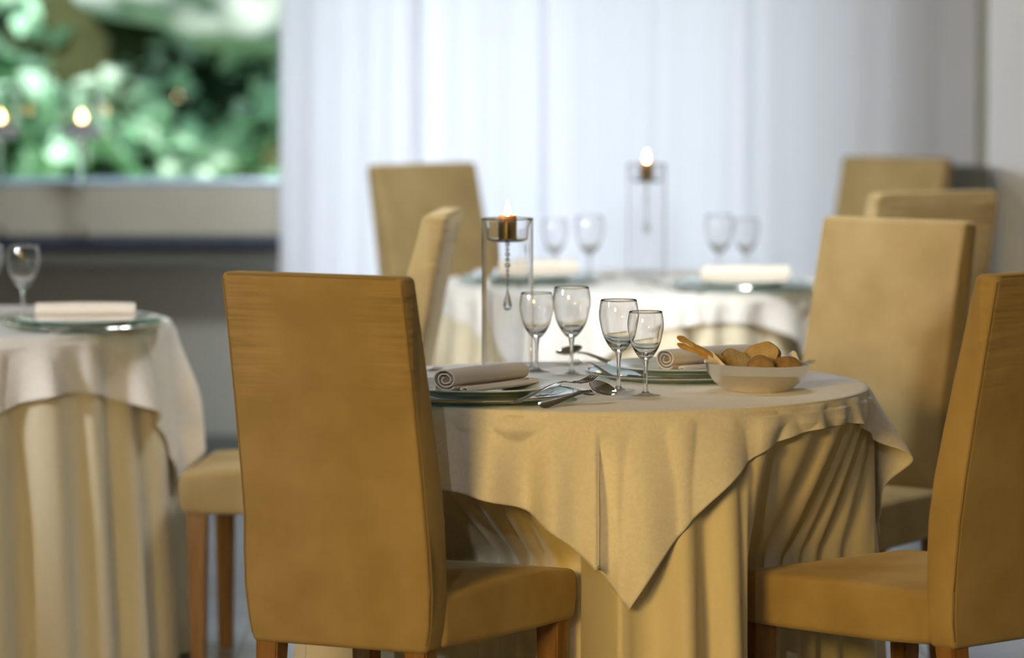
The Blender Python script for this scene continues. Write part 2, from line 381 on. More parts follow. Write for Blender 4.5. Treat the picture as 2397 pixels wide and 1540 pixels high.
tag(from_bm('boulder', BB, M['stone']), 'pale grey boulder at the top of the ivy bank outside the window', 'stone')
struct('trim_4', box_bm(-3.3, -.73, WY+.20, WY+.66, .872, .888), M['outer_sill'])

# ------------------------------------------------------------------ chairs
WB, WT, WF, CD, ZS, ZB, ZC, RK, TT, TJ = .183, .181, .227, .493, .454, .355, 1.016, .095, .053, .062
def sheet_side(poly, halfw, bev):
    """closed (y, z) outline swept across x with a half width that depends on the point"""
    bm = bmesh.new(); n = len(poly)
    L = [bm.verts.new((-halfw(y, z), y, z)) for y, z in poly]; Rr = [bm.verts.new((halfw(y, z), y, z)) for y, z in poly]
    for i in range(n): bm.faces.new((L[i], L[(i+1) % n], Rr[(i+1) % n], Rr[i]))
    bm.faces.new(L); bm.faces.new(list(reversed(Rr)))
    bmesh.ops.recalc_face_normals(bm, faces=bm.faces); bm.normal_update()
    ed = [e for e in bm.edges if len(e.link_faces) == 2 and e.calc_face_angle() > R(35)]
    bmesh.ops.bevel(bm, geom=ed, offset=bev, segments=4, profile=.5, affect='EDGES', clamp_overlap=True)
    return bm
def rear_y(z):
    if z < .56: return -.012*smooth(ZB, .56, z)
    u = (z-.56)/(ZC-.56); return -.012 - (RK-.012)*(u**1.12)
def front_y(z):
    if z < .60: return TJ
    u = (z-.60)/(ZC-.60); return TJ + (-RK+TT-TJ)*(u**1.1)
def make_chair():
    root = empty('dining_chair', (0, 0, 0))
    zr = [ZB+.0, .40, .46, .52, .58, .66, .74, .82, .90, .97, ZC]
    poly = [(rear_y(z), z) for z in zr] + [(front_y(z), z) for z in reversed(zr)]
    hw = lambda y, z: (WB + .004*sin(PI*smooth(ZB, .6, z))) + (WT-WB-.002)*smooth(.5, ZC, z) - .008*smooth(.42, ZB, z)
    bk = from_bm('backrest', sheet_side(poly, hw, .011), M['suede'], root)
    sp_ = [(TJ-.012, ZB+.004), (TJ+.10, ZB-.001), (CD-.12, ZB), (CD-.004, ZB+.002), (CD+.004, ZB+.05), (CD, ZS-.004), (CD-.10, ZS+.002), (CD/2, ZS+.004), (TJ-.012, ZS)]
    bm = sheet_side(sp_, lambda y, z: WB + (WF-WB)*max(0, y-TJ)/(CD-TJ) + .002, .014)
    from_bm('seat', bm, M['suede'], root)
    # piping along the rear panel of the back
    for s_ in (-1, 1):
        P = [(s_*(hw(0, z)-.0035), rear_y(z)-.0006+.003, z) for z in [ZB+.015, .40, .46, .52, .58, .66, .74, .82, .90, .97, ZC-.012]]
        v_, f_ = tube(P, .0022, 6); pydata('piping', v_, f_, M['piping'], root)
    P = [(x, rear_y(ZC)+.0035, ZC-.0035) for x in (-WT+.014, 0, WT-.014)]
    v_, f_ = tube(P, .0022, 6); pydata('piping', v_, f_, M['piping'], root)
    for (x, y, rake) in ((-WB+.034, .030, -.035), (WB-.034, .030, -.035), (-WF+.034, CD-.036, .0), (WF-.034, CD-.036, .0)):
        bm = bmesh.new(); bmesh.ops.create_cube(bm, size=1)
        for v_ in bm.verts:
            top = v_.co.z > 0; w_ = .022 if top else .016
            v_.co = Vector((x + math.copysign(w_, v_.co.x), y + math.copysign(w_, v_.co.y) + (0 if top else rake), ZB+.006 if top else 0))
        bmesh.ops.bevel(bm, geom=bm.edges[:], offset=.003, segments=2, affect='EDGES')
        from_bm('leg', bm, M['wood'], root)
    return root
chairs = [
 (-.305, 7.213, -26.7, 'amber suede chair in the left foreground, seen from behind, largest in the picture'),
 (.902, 7.301, 41.9, 'brown suede chair cut by the right picture edge, its seat reaching left to the table'),
 (.794, 8.891, 144.0, 'beige suede chair with its upholstered back facing us, right behind the bread bowl'),
 (-.221, 9.271, 85.0, 'suede chair turned side-on with a brightly lit edge, behind the left foreground chair'),
 (-.217, 11.886, -142.0, 'dark-looking suede chair against the white curtain, left of the back table'),
 (1.111, 12.352, 144.0, 'farthest chair at the right, before the grey curtain length, padded front facing us'),
 (1.004, 10.267, 28.1, 'suede chair with a lit left edge, between the two right-hand chairs facing us'),
]
G = 'suede dining chairs around the three tables'
ch0 = make_chair()
for i, (x, y, a, lab) in enumerate(chairs):
    o = ch0 if i == 0 else copy_tree(ch0)
    o.location = (x, y, 0); o.rotation_euler = (0, 0, R(a)); tag(o, lab, 'chair', G)
def seat_poly(x, y, a, grow=.012):
    a = R(a); pts_ = []
    for lx, ly in ((-WF-grow, CD+grow), (WF+grow, CD+grow), (WB+grow, -.02), (-WB-grow, -.02)):
        pts_.append((x + lx*cos(a) - ly*sin(a), y + lx*sin(a) + ly*cos(a)))
    return pts_
def inside(p, poly):
    s_ = 0; n = len(poly)
    for i in range(n):
        (x0, y0), (x1, y1) = poly[i], poly[(i+1) % n]; c = (x1-x0)*(p[1]-y0) - (y1-y0)*(p[0]-x0)
        if c > 0: s_ += 1
    return s_ in (0, n)

# ------------------------------------------------------------------ tables and cloths
TZ = .756; TR = .512
def make_table(cx, cy, rot, a, off, seats, seed, folds, oflare, labels, famp=.036):
    tb = empty('round_table', (cx, cy, 0)); tag(tb, labels[0], 'table', 'round tables hidden under their cloths')
    v, f = lathe([(0, TZ-.030), (TR-.004, TZ-.030), (TR, TZ-.026), (TR, TZ-.009), (TR-.004, TZ-.006), (0, TZ-.006)], 96); pydata('tabletop', v, f, M['wood'], tb)
    v, f = lathe([(0, .04), (.04, .04), (.035, .2), (.035, .6), (.06, TZ-.03), (0, TZ-.03)], 32); pydata('pedestal', v, f, M['wood'], tb)
    v, f = lathe([(0, 0), (.20, 0), (.20, .02), (.06, .045), (0, .05)], 48); pydata('base', v, f, M['wood'], tb)
    rn = random.Random(seed); p_ = [rn.uniform(0, 6.28) for _ in range(8)]
    NP = 720
    def fold(ph):
        w = ph + .10*sin(3*ph+p_[0]) + .05*sin(7*ph+p_[1])
        s1 = cos(folds*w + p_[2]); s1 = math.copysign(abs(s1)**.8, s1)
        return .62*s1 + .30*cos((folds*.5+1)//1*w + p_[3]) + .2*cos(5*w + p_[4])
    polys = [seat_poly(*q) for q in seats]
    rin = []
    for i in range(NP):
        ph = 2*PI*i/NP; r = .62
        if polys:
            hit = None; rr = .10
            while rr < .62:
                if any(inside((cx+rr*sin(ph), cy-rr*cos(ph)), P) for P in polys): hit = rr; break
                rr += .004
            if hit: r = max(.12, hit-.004)
        rin.append(r)
    rmin = [min(rin[(i+k) % NP] for k in range(-9, 10)) for i in range(NP)]
    rs = [sum(rmin[(i+k) % NP] for k in range(-12, 13))/25 for i in range(NP)]
    def skirt_r(i, z):
        ph = 2*PI*i/NP; t_ = (TZ-z)/TZ
        r = TR + .006 + .045*t_ + (.007*min(1, t_*20) + .026*min(1, t_*1.9))*fold(ph)
        if z > ZS: w = max(0, min(1, (TZ-.03-z)/(TZ-.03-ZS-.008)))
        else: w = 1 - .0*smooth(.30, .05, z)
        tgt = min(r, rs[i] + .010*fold(ph) - .008 if rs[i] < .6 else r)
        return r + (tgt-r)*w
    # skirt
    zs_ = [TZ-.004 - .010*k/3 for k in range(4)] + [TZ-.02 - (TZ-.02-.006)*k/44 for k in range(45)]
    v, f = [(cx*0, 0, TZ)], []
    rings = []
    for rr in (.2, .4, TR-.012, TR-.004):
        rings.append(len(v)); v += [(rr*sin(2*PI*i/NP), -rr*cos(2*PI*i/NP), TZ - (.001 if rr > TR-.01 else 0)) for i in range(NP)]
    for z in zs_:
        rings.append(len(v)); v += [(skirt_r(i, z)*sin(2*PI*i/NP), -skirt_r(i, z)*cos(2*PI*i/NP), z) for i in range(NP)]
    for i in range(NP): f.append((0, rings[0]+(i+1) % NP, rings[0]+i))
    for k in range(len(rings)-1):
        for i in range(NP): j = (i+1) % NP; f.append((rings[k]+i, rings[k]+j, rings[k+1]+j, rings[k+1]+i))
    me = bpy.data.meshes.new('tablecloth'); me.from_pydata(v, [], f); me.update(); me.shade_smooth()
    o = link('tablecloth', me, M['skirt']); o.location = (cx, cy, 0); tag(o, labels[1], 'tablecloth', 'floor-length underclothes of the round tables')
    md = o.modifiers.new('t', 'SOLIDIFY'); md.thickness = .0012; md.offset = -1
    # square overlay laid over the skirt, one corner hanging towards 'rot'
    def reach(ph):
        # distance from the table centre to the square's edge along ph
        best = 9
        for k in range(4):
            na = rot + PI/4 + k*PI/2; nx_, ny_ = sin(na), -cos(na)
            d = a + off[0]*nx_ + off[1]*ny_; c = sin(ph)*nx_ - cos(ph)*ny_
            if c > 1e-4: best = min(best, d/c)
        return best
    def ofold(ph, l):
        w = ph + .13*sin(2*ph+p_[5]) + .07*sin(5*ph+p_[6])
        return .6*cos(folds*.40*w + p_[7]) + .4*cos(folds*.86*w + p_[1])
    ZO = TZ + .004; rr_ = .010; RO = TR + .004
    v, f, rings = [(0, 0, ZO)], [], []
    for rr in (.15, .3, .42, RO-.03, RO-.006):
        rings.append(len(v)); v += [(rr*sin(2*PI*i/NP), -rr*cos(2*PI*i/NP), ZO) for i in range(NP)]
    NH = 40
    for k in range(1, NH+1):
        rings.append(len(v))
        for i in range(NP):
            ph = 2*PI*i/NP; L = max(.05, reach(ph) - RO) + .003*sin(9*ph+p_[2]); l = L*(k/NH)**1.15
            tilt = .03 + oflare(ph); arc = rr_*PI/2
            if l < arc: r = RO + rr_*sin(l/rr_) - .006; z = ZO - rr_*(1-cos(l/rr_))
            else: q = l-arc; r = RO + rr_ - .006 + q*sin(tilt); z = ZO - rr_ - q*cos(tilt)
            r += ofold(ph, l)*famp*smooth(-.03, .20, l)*smooth(0, .02, l) + .010*smooth(0,.2,l)
            # a deep crease either side of each corner
            for c in range(4):
                dc = (ph - rot - c*PI/2 + PI) % (2*PI) - PI
                r += .012*smooth(.05, .35, l)*math.exp(-(dc/.12)**2) - .004*smooth(.05, .3, l)*math.exp(-((abs(dc)-.27)/.08)**2)
            sk = skirt_r(i, z) if z < TZ-.01 else TR+.004
            r = max(r, sk + .006) if z < TZ-.012 else max(r, sk+.002)
            v.append((r*sin(ph), -r*cos(ph), z))
    for i in range(NP): f.append((0, rings[0]+(i+1) % NP, rings[0]+i))
    for k in range(len(rings)-1):
        for i in range(NP): j = (i+1) % NP; f.append((rings[k]+i, rings[k]+j, rings[k+1]+j, rings[k+1]+i))
    me = bpy.data.meshes.new('overlay_cloth'); me.from_pydata(v, [], f); me.update(); me.shade_smooth()
    o = link('overlay_cloth', me, M['overlay']); o.location = (cx, cy, 0); tag(o, labels[2], 'tablecloth', 'square top cloths of the round tables')
    md = o.modifiers.new('t', 'SOLIDIFY'); md.thickness = .0014; md.offset = -1
T1, T2, T3 = (.154, 7.83), (.32, 10.67), (-1.29, 9.36)
cs = [(c[0], c[1], c[2]) for c in chairs]
make_table(*T1, R(10), .628, (-.071, .010), [cs[0], cs[1]], 11, 34, lambda ph: .27*math.exp(-((ph-R(85))/.20)**2),
  ['round wooden table hidden under the golden-lit cloths in the centre foreground', 'floor-length ivory underskirt of the front table', 'square damask top cloth of the front table, its pointed corner hanging towards us'], .044)
make_table(*T2, R(-25), .585, (0, 0), [cs[6]], 5, 30, lambda ph: .03,
  ['round table hidden under white cloths in front of the curtain', 'floor-length white underskirt of the back table', 'square white top cloth of the back table, its hem arching above the bread bowl'])
make_table(*T3, R(-6), .658, (-.02, 0), [], 23, 30, lambda ph: .03,
  ['round table hidden under cloths at the left edge of the picture', 'floor-length underskirt with deep folds on the left table', 'square top cloth of the left table with pale sunlit folds'], .046)
TS = TZ + .0045       # top of the cloth

# ------------------------------------------------------------------ tableware
def wine_glass(h, rb, name='wine_glass'):
    root = empty(name, (0, 0, 0)); s = h/.17; k = rb/.037; th = .0009
    z0 = .072*s; hb = h - z0
    out = [(.006, 0), (.013, .005), (.022, .017), (.030, .034), (.0350, .055), (.037, .068), (.0362, .082), (.0335, .098)]
    out = [(r*k, z0 + z*hb/.098) for r, z in out]
    inn = [(max(r-th, 0), z) for r, z in out]; inn[0] = (0, out[0][1] + .010*s); inn[1] = (.0105*k, out[1][1]+.0085*s); inn[2] = (inn[2][0]-.001, inn[2][1]+.002)
    # smooth the wall
    def dens(P):
        Q = []
        for i in range(len(P)-1):
            p0 = P[max(i-1, 0)]; p1 = P[i]; p2 = P[i+1]; p3 = P[min(i+2, len(P)-1)]
            for q in range(4):
                t_ = q/4; Q.append(tuple(.5*((2*p1[c]) + (-p0[c]+p2[c])*t_ + (2*p0[c]-5*p1[c]+4*p2[c]-p3[c])*t_**2 + (-p0[c]+3*p1[c]-3*p2[c]+p3[c])*t_**3) for c in (0, 1)))
        return Q + [P[-1]]
    prof = [(0, out[0][1]-.0005)] + dens(out) + [(out[-1][0]-th/2, out[-1][1]+.0006)] + list(reversed(dens(inn)))
    prof = [(max(0, r), z) for r, z in prof]
    v, f = lathe(prof, 56); pydata('bowl', v, f, M['glass'], root, ang=60)
    v, f = lathe([(0, .0045*s), (.0065, .005*s), (.0048, .010*s), (.0036, .022*s), (.0035, .045*s), (.0042, .060*s), (.0062, .0705*s), (.0062, z0), (0, z0)], 32); pydata('stem', v, f, M['glass'], root, ang=60)
    v, f = lathe([(0, 0), (.031*k, 0), (.0316*k, .0008), (.030*k, .0018), (.018, .0030), (.0085, .0052), (.006, .0075), (0, .0078)], 48); pydata('foot', v, f, M['glass'], root, ang=60)
    return root
big = wine_glass(.170, .037); small = wine_glass(.155, .0335)
used = {}
def put(proto, loc, rz, lab, cat, grp, rot=None):
    o = proto if proto.name not in used else copy_tree(proto); used[proto.name] = 1
    o.location = loc; o.rotation_euler = rot if rot else (0, 0, rz); tag(o, lab, cat, grp); return o
def P(px, py, z):
    """world point at height z that the camera sees at a photo pixel; used only to read off positions"""
    c, s = cos(.07946), sin(.07946); u = (px-1198.5)/9733; w = (770-py)/9733
    dx, dy, dz = u, c + w*s, -s + w*c; k = (z-1.49)/dz; return (dx*k, dy*k)
GW = 'wine glasses'
for pr, px, py, lab in [(small, 1256, 870, 'small wine glass behind the glass cylinder wall, leftmost on the front table'),
                    (big, 1338, 877, 'tall wine glass, second from the left on the front table, beside the candle cylinder'),
                    (big, 1448, 915, 'tall wine glass in sharp focus, just behind the small front glass'),
                    (small, 1511, 926, 'small wine glass in sharp focus nearest the spoon and bread bowl'),
                    (small, 1299, 654, 'blurred small wine glass on the back table, leftmost there'),
                    (big, 1380, 661, 'blurred tall wine glass on the back table, left of the far candle cylinder'),
                    (big, 1683, 658, 'blurred tall wine glass on the back table, right of the far candle cylinder'),
                    (small, 1746, 652, 'blurred small wine glass at the right end of the back table row'),
                    (big, 55, 750, 'wine glass standing on the left table against the grey wall'),
                    (big, -30, 744, 'wine glass cut by the left edge of the picture')]:
    x, y = P(px, py, TS); put(pr, (x, y, TS), 0, lab, 'wine glass', GW)

# plates
charger = empty('charger_plate', (0, 0, 0))
v, f = lathe([(0, 0), (.105, 0), (.135, .003), (.172, .010), (.1795, .0125), (.1805, .0145), (.178, .0155), (.170, .0135), (.134, .006), (.105, .003), (0, .003)], 96); pydata('plate_body', v, f, M['plateglass'], charger)
v, f = lathe([(.1795, .0115), (.182, .0125), (.183, .0145), (.1815, .0165), (.1785, .0162), (.1775, .0145)], 96, closed=True); tag(pydata('metal_rim', v, f, M['silver'], charger), 'silver rim')

dish = empty('dinner_plate', (0, 0, 0))
v, f = lathe([(0, 0), (.085, 0), (.090, .002), (.110, .010), (.145, .0185), (.1505, .0205), (.151, .0225), (.148, .0232), (.112, .0150), (.092, .0065), (.085, .005), (0, .005)], 96); pydata('plate_body', v, f, M['ceramic'], dish)
v, f = lathe([(.080, -.001), (.088, -.001), (.088, .002), (.080, .002)], 64, closed=True); pydata('foot_ring', v, f, M['ceramic'], dish)

def roll_profile():
    pts_ = []
    for i in range(61):                              # main spiral
        a = i/60*2*PI*2.6; r = .0045 + .0175*i/60; pts_.append((r*cos(a+1.9)*1.12, r*sin(a+1.9)*.88))
    x0, y0 = pts_[-1]
    return pts_
def make_napkin():
    root = empty('rolled_napkin', (0, 0, 0)); prof = roll_profile(); th = .0021
    def strip(prof, zoff, xoff, L0, L1, wob, name):
        nL = 20; v, f = [], []; n = len(prof)
        nor = []
        for i in range(n):
            p = prof[max(i-1, 0)]; q = prof[min(i+1, n-1)]; d = Vector((q[0]-p[0], q[1]-p[1])).normalized(); nor.append((-d.y, d.x))
        for j in range(nL+1):
            u = j/nL; yy = L0 + (L1-L0)*u; sc = 1 + .10*sin(PI*u) - .04*u
            for side in (0, 1):
                for i in range(n):
                    k = th/2*(1 if side else -1); x = (prof[i][0] + nor[i][0]*k)*sc + xoff + wob*sin(3.1*u+1); z = (prof[i][1] + nor[i][1]*k)*sc + zoff
                    v.append((x, yy + .0012*sin(i*.5), max(z, .0008 if side else .0004)))
        for j in range(nL):
            for side in (0, 1):
                b0 = (j*2+side)*n; b1 = ((j+1)*2+side)*n
                for i in range(n-1): f.append((b0+i, b0+i+1, b1+i+1, b1+i))
            for i in (0, n-1): f.append(((j*2)*n+i, (j*2+1)*n+i, ((j+1)*2+1)*n+i, ((j+1)*2)*n+i))
        for j in (0, nL):
            for i in range(n-1): f.append(((j*2)*n+i, (j*2)*n+i+1, (j*2+1)*n+i+1, (j*2+1)*n+i))
        return pydata(name, v, f, M['napkin'], root, ang=60)
    strip(prof, .0235, -.002, -.105, .105, .003, 'roll')
    tail = [(-.026, .0105), (-.027, .006), (-.020, .0022), (0, .0018), (.018, .0022), (.032, .0035), (.039, .0075), (.035, .0115), (.027, .011), (.024, .0082), (.029, .0068)]
    Q = []
    for i in range(len(tail)-1):
        for q in range(4): Q.append((tail[i][0]+(tail[i+1][0]-tail[i][0])*q/4, tail[i][1]+(tail[i+1][1]-tail[i][1])*q/4))
    strip(Q, 0, 0, -.100, .104, .004, 'fold')
    return root
nap = make_napkin()
# settings: plate centre pixel, napkin direction, words
def setting(px, py, ndir, noff, w, tilt=0):
    x, y = P(px, py, TS+.014); z = TS
    put(charger, (x, y, z+.0005), 0, 'green glass charger plate with silver rim, %s' % w, 'plate', 'glass charger plates')
    put(dish, (x+noff[0]*.2, y, z+.0065), 0, 'pale glazed dinner plate on its glass charger, %s' % w, 'plate', 'dinner plates')
    put(nap, (x+noff[0], y+noff[1], z+.0185), ndir, 'rolled cream napkin on the dinner plate, %s' % w, 'napkin', 'rolled napkins on the plates').scale = (1.20, 1.04, 1.05)
setting(1117, 917, R(-40), (.012, .012), 'nearest to us on the front table')
setting(1592, 868, R(-52), (.055, .0), 'behind the bread bowl on the front table')
setting(1240, 650, R(96), (.012, -.01), 'at the left of the back table')
setting(1738, 664, R(92), (.005, -.02), 'at the right of the back table')
setting(200, 756, R(-87), (.002, -.02), 'on the left table')

# cutlery: handle starts at x = 0 and points along +x
def loft(stations, nj=9, th=.0016):
    v, f = [], []; n = len(stations)
    for (x, hw, z, dishd) in stations:
        for side in (0, 1):
            for j in range(nj):
                u = -1 + 2*j/(nj-1); e = th*(1 - .65*u*u)
                v.append((x, hw*u, z + dishd*(u*u) + (e if side else -e*.3)))
    for i in range(n-1):
        for side in (0, 1):
            b0 = (i*2+side)*nj; b1 = ((i+1)*2+side)*nj
            for j in range(nj-1): f.append((b0+j, b0+j+1, b1+j+1, b1+j))
        for j in (0, nj-1): f.append(((i*2)*nj+j, (i*2+1)*nj+j, ((i+1)*2+1)*nj+j, ((i+1)*2)*nj+j))
    for i in (0, n-1):
        for j in range(nj-1): f.append(((i*2)*nj+j, (i*2)*nj+j+1, (i*2+1)*nj+j+1, (i*2+1)*nj+j))
    return v, f
HS = [(0, .004, .0015, 0), (.004, .0085, .0018, 0), (.012, .0102, .0024, 0), (.04, .0078, .006, 0), (.08, .0048, .0125, 0), (.105, .0036, .0155, 0), (.122, .0034, .0150, 0), (.130, .0045, .0135, 0)]
def make_spoon():
    r = empty('spoon', (0, 0, 0)); v, f = loft(HS, 7, .0019); pydata('handle', v, f, M['steel'], r)
    st = []
    for i in range(17):
        u = i/16; x = .127 + .066*u; hw = .0215*math.sqrt(max(0, 1-(2*(u**.92)-1)**2)) + .0012; d = .0115*(sin(PI*u)**.7)
        st.append((x, hw, .0135*(1-u)**1.5 + .0055 + .004*u - d*.55, d*.9))
    v, f = loft(st, 15, .0012); pydata('bowl', v, f, M['steel'], r); return r
def make_fork():
    r = empty('fork', (0, 0, 0)); v, f = loft(HS, 7, .0018); pydata('handle', v, f, M['steel'], r)
    st = [(.127, .0042, .0137, 0), (.136, .0085, .0110, .001), (.146, .0118, .0080, .0015), (.156, .0122, .006, .0015)]
    v, f = loft(st, 9, .0013)
    for k in range(4):
        y = -.0102 + .0068*k; b0 = len(v); pp = [(.154, y, .0072), (.170, y, .0058), (.186, y*.96, .0075), (.198, y*.93, .0115)]
        tv, tf = tube(pp, [.0019, .0018, .0015, .0006], 6); v += tv; f += [tuple(q+b0 for q in ff) for ff in tf]
    pydata('tines', v, f, M['steel'], r); return r
def make_knife():
    r = empty('knife', (0, 0, 0)); v, f = loft([(0, .006, .003, 0), (.01, .0095, .0035, 0), (.06, .0085, .004, 0), (.10, .0065, .004, 0)], 9, .0028); pydata('handle', v, f, M['steel'], r)
    v, f = loft([(.10, .006, .004, 0), (.108, .0095, .003, 0), (.16, .0105, .0022, 0), (.195, .0085, .002, 0), (.208, .003, .002, 0)], 7, .0008); pydata('blade', v, f, M['steel'], r); return r
spoon, fork, knife = make_spoon(), make_fork(), make_knife()
def lay(proto, p0, x1, lab, cat, grp, L=.19, pitch=0, roll=0, away=1, lift=.0008):
    # p0: handle end on the cloth; x1: picture column of the other end; away = +1 pointing away from us
    x0, y0 = P(*p0, TS); lat = (x1-p0[0])*y0/9733; lat = max(-L*.98, min(L*.98, lat)); dep = away*math.sqrt(L*L-lat*lat)
    a = math.atan2(dep, lat)
    o = put(proto, (x0, y0, TS+lift), a, lab, cat, grp, rot=(R(roll), -R(pitch), a))
    k = L/.195; o.scale = (k, k, k)
lay(spoon, (1262, 958), 1441, 'soup spoon in sharp focus with its bowl towards the wine glasses, front table', 'spoon', 'spoons', L=.195, roll=34, pitch=3.5, lift=.005)
lay(fork, (1198, 959), 1397, 'fork leaning by the plate next to the focused spoon, tines up beyond it', 'fork', 'forks', L=.198, pitch=8.5, lift=.009)
lay(knife, (1386, 926), 1306, 'knife beside the nearest plate, pointing away behind the plate rim', 'knife', 'knives', L=.19)
lay(fork, (880, 890), 1024, 'fork whose tines peek out left of the nearest rolled napkin', 'fork', 'forks', L=.19)
lay(spoon, (1462, 866), 1308, 'spoon with its bowl seen behind the second wine glass of the front table', 'spoon', 'spoons', L=.19, roll=-20, pitch=5, lift=.003)
lay(fork, (1440, 887), 1345, 'fork lying in front of the far setting on the front table', 'fork', 'forks', L=.18, pitch=4)
lay(knife, (1558, 893), 1395, 'knife handle in front of the plate behind the bread bowl', 'knife', 'knives', L=.19)
lay(fork, (1770, 868), 1912, 'fork poking out to the right of the bread bowl', 'fork', 'forks', L=.17)
lay(spoon, (1600, 686), 1490, 'blurred spoon left of the right-hand plate on the back table', 'spoon', 'spoons', L=.19, pitch=3)
lay(fork, (1645, 690), 1532, 'blurred fork beside the right-hand plate on the back table', 'fork', 'forks', L=.19, pitch=3)
lay(spoon, (1250, 672), 1100, 'blurred spoon shining at the left edge of the back table', 'spoon', 'spoons', L=.19)
lay(fork, (1350, 660), 1440, 'blurred fork between the two back-table glasses and the plate', 'fork', 'forks', L=.19)
lay(spoon, (262, 790), 104, 'spoon in front of the plate on the left table', 'spoon', 'spoons', L=.16)
lay(fork, (-100, 768), 12, 'fork at the left edge of the picture beside the left table plate', 'fork', 'forks', L=.19)

# candle cylinders with hanging crystal drops
def make_holder():
    r = empty('candle_holder', (0, 0, 0)); H_ = .296
    v, f = lathe([(0, 0), (.050, 0), (.0508, .002), (.0508, H_-.003), (.0518, H_-.001), (.0512, H_), (.0494, H_-.0015), (.0489, H_-.003), (.0489, .005), (.048, .004), (0, .004)], 72); pydata('glass_cylinder', v, f, M['tubeglass'], r)
    v, f = lathe([(0, H_-.046), (.034, H_-.046), (.040, H_-.042), (.0415, H_-.02), (.0485, H_-.003), (.0485, H_-.001), (.046, H_-.002), (.0400, H_-.02), (.0385, H_-.040), (.033, H_-.0435), (0, H_-.0435)], 64); pydata('inner_cup', v, f, M['thin'], r)
    z = H_ - .047; beads = [.0048, .0042, .0052, .0046, .0058, .0040, .0036, .0034, .0032, .0028]
    ps = []
    for i, rb in enumerate(beads):
        z -= rb*1.02 + .0002; v, f = lathe([(0, -rb), (rb*.7, -rb*.7), (rb, 0), (rb*.7, rb*.7), (0, rb)], 10)
        o = pydata('bead', v, f, M['crystal'], r, smooth=False); o.location = (0, 0, z); z -= rb*1.02 + .0002
    v, f = tube([(0, 0, H_-.046), (0, 0, z)], .0004, 5); pydata('thread', v, f, M['steel'], r)
    v, f = lathe([(0, 0), (.0012, -.002), (.0028, -.013), (.0058, -.024), (.0088, -.034), (.0088, -.039), (.0058, -.045), (0, -.0475)], 10); o = pydata('crystal_drop', v, f, M['crystal'], r, smooth=False); o.location = (0, 0, z)
    return r
def make_candle():
    r = empty('candle', (0, 0, 0))
    v, f = lathe([(0, 0), (.0175, 0), (.0185, .0015), (.0185, .036), (.0188, .0375), (.0180, .0375), (.0176, .034), (.0176, .002), (0, .002)], 40); pydata('metal_cup', v, f, M['bronze'], r)
    v, f = lathe([(0, .003), (.0174, .003), (.0174, .036), (.0180, .0375), (.0180, .0465), (.0168, .0485), (.0150, .0475), (.011, .0450), (0, .0445)], 40); pydata('wax', v, f, M['wax'], r)
    v, f = tube([(0, 0, .044), (.0004, 0, .053)], .0009, 6); pydata('wick', v, f, M['wick'], r)
    v, f = lathe([(0, 0), (.0028, .002), (.0052, .007), (.0054, .011), (.0038, .018), (.0016, .026), (0, .031)], 16); o = pydata('flame', v, f, M['flame'], r); o.location = (0, 0, .0475)
    return r
holder, candle = make_holder(), make_candle()
for px, py, w1, w2 in [(1188, 860, 'tall clear glass candle cylinder with hanging crystal drop on the front table', 'burning amber candle in the glass cylinder of the front table'),
               (-293, 767, 'glass candle cylinder on the left table, just outside the picture', 'burning candle on the left table, seen only as an orange reflection in the window'),
               (1513, 648, 'blurred tall glass candle cylinder in the middle of the back table', 'burning candle in the blurred glass cylinder of the back table')]:
    x, y = P(px, py, TS); put(holder, (x, y, TS), 0, w1, 'candle holder', 'glass candle cylinders'); put(candle, (x, y, TS+.296-.0433), 0, w2, 'candle', 'candles in the glass cylinders')
# stemmed lights on the window ledge
def make_stem():
    r = empty('stemmed_candle_glass', (0, 0, 0))
    v, f = lathe([(0, 0), (.048, 0), (.049, .003), (.030, .006), (.010, .012), (.0075, .04), (.0085, .16), (.011, .27), (.016, .312), (.014, .318), (0, .318)], 48); pydata('stem', v, f, M['glass'], r)
    v, f = lathe([(.0560, .352), (.0595, .352), (.0595, .48), (.0600, .482), (.0590, .4825), (.0580, .481), (.0575, .355), (.0560, .354)], 56); pydata('cup', v, f, M['glass'], r)
    v, f = lathe([(0, .317), (.047, .317), (.0555, .321), (.0590, .330), (.0595, .352), (0, .352)], 48); pydata('frosted_base', v, f, M['frost'], r)
    return r
def make_tea():
    r = empty('tealight', (0, 0, 0))
    v, f = lathe([(0, 0), (.026, 0), (.027, .002), (.027, .016), (.0255, .016), (.0255, .012), (0, .012)], 32); pydata('tin_cup', v, f, M['tin'], r)
    v, f = lathe([(0, .012), (.0253, .012), (.0253, .0145), (.02, .0135), (0, .013)], 32); pydata('wax', v, f, M['wax'], r)
    v, f = lathe([(0, 0), (.009, .003), (.0125, .010), (.009, .020), (.004, .031), (0, .038)], 16); o = pydata('flame', v, f, M['flame'], r); o.location = (0, 0, .015)
    return r
stem, tea = make_stem(), make_tea()
SZ = .735
for px, w in [(195, 'right of the two'), (5, 'cut by the left edge of the picture')]:
    x = (px-1198.5)/9733*13.06; put(stem, (x, 13.03, SZ), 0, 'stemmed candle glass on the window ledge, %s' % w, 'candle holder', 'stemmed glasses on the window ledge')
    put(tea, (x, 13.03, SZ+.353), 0, 'lit tealight in the stemmed ledge glass, %s' % w, 'tealight', 'tealights on the window ledge')

# bread bowl and its contents
bx, by = P(1770, 915, TS); 
v, f = lathe([(0, 0), (.052, 0), (.060, .002), (.080, .017), (.092, .034), (.0975, .0505), (.0985, .0525), (.0968, .053), (.0955, .051), (.090, .035), (.078, .019), (.058, .0045), (0, .0035)], 80)
o = pydata('bread_bowl', v, f, M['bowl']); o.location = (bx, by, TS+.0003); o.rotation_euler = (0, R(1.2), 0)
tag(o, 'brushed metal bowl filled with bread on the front table', 'bowl')
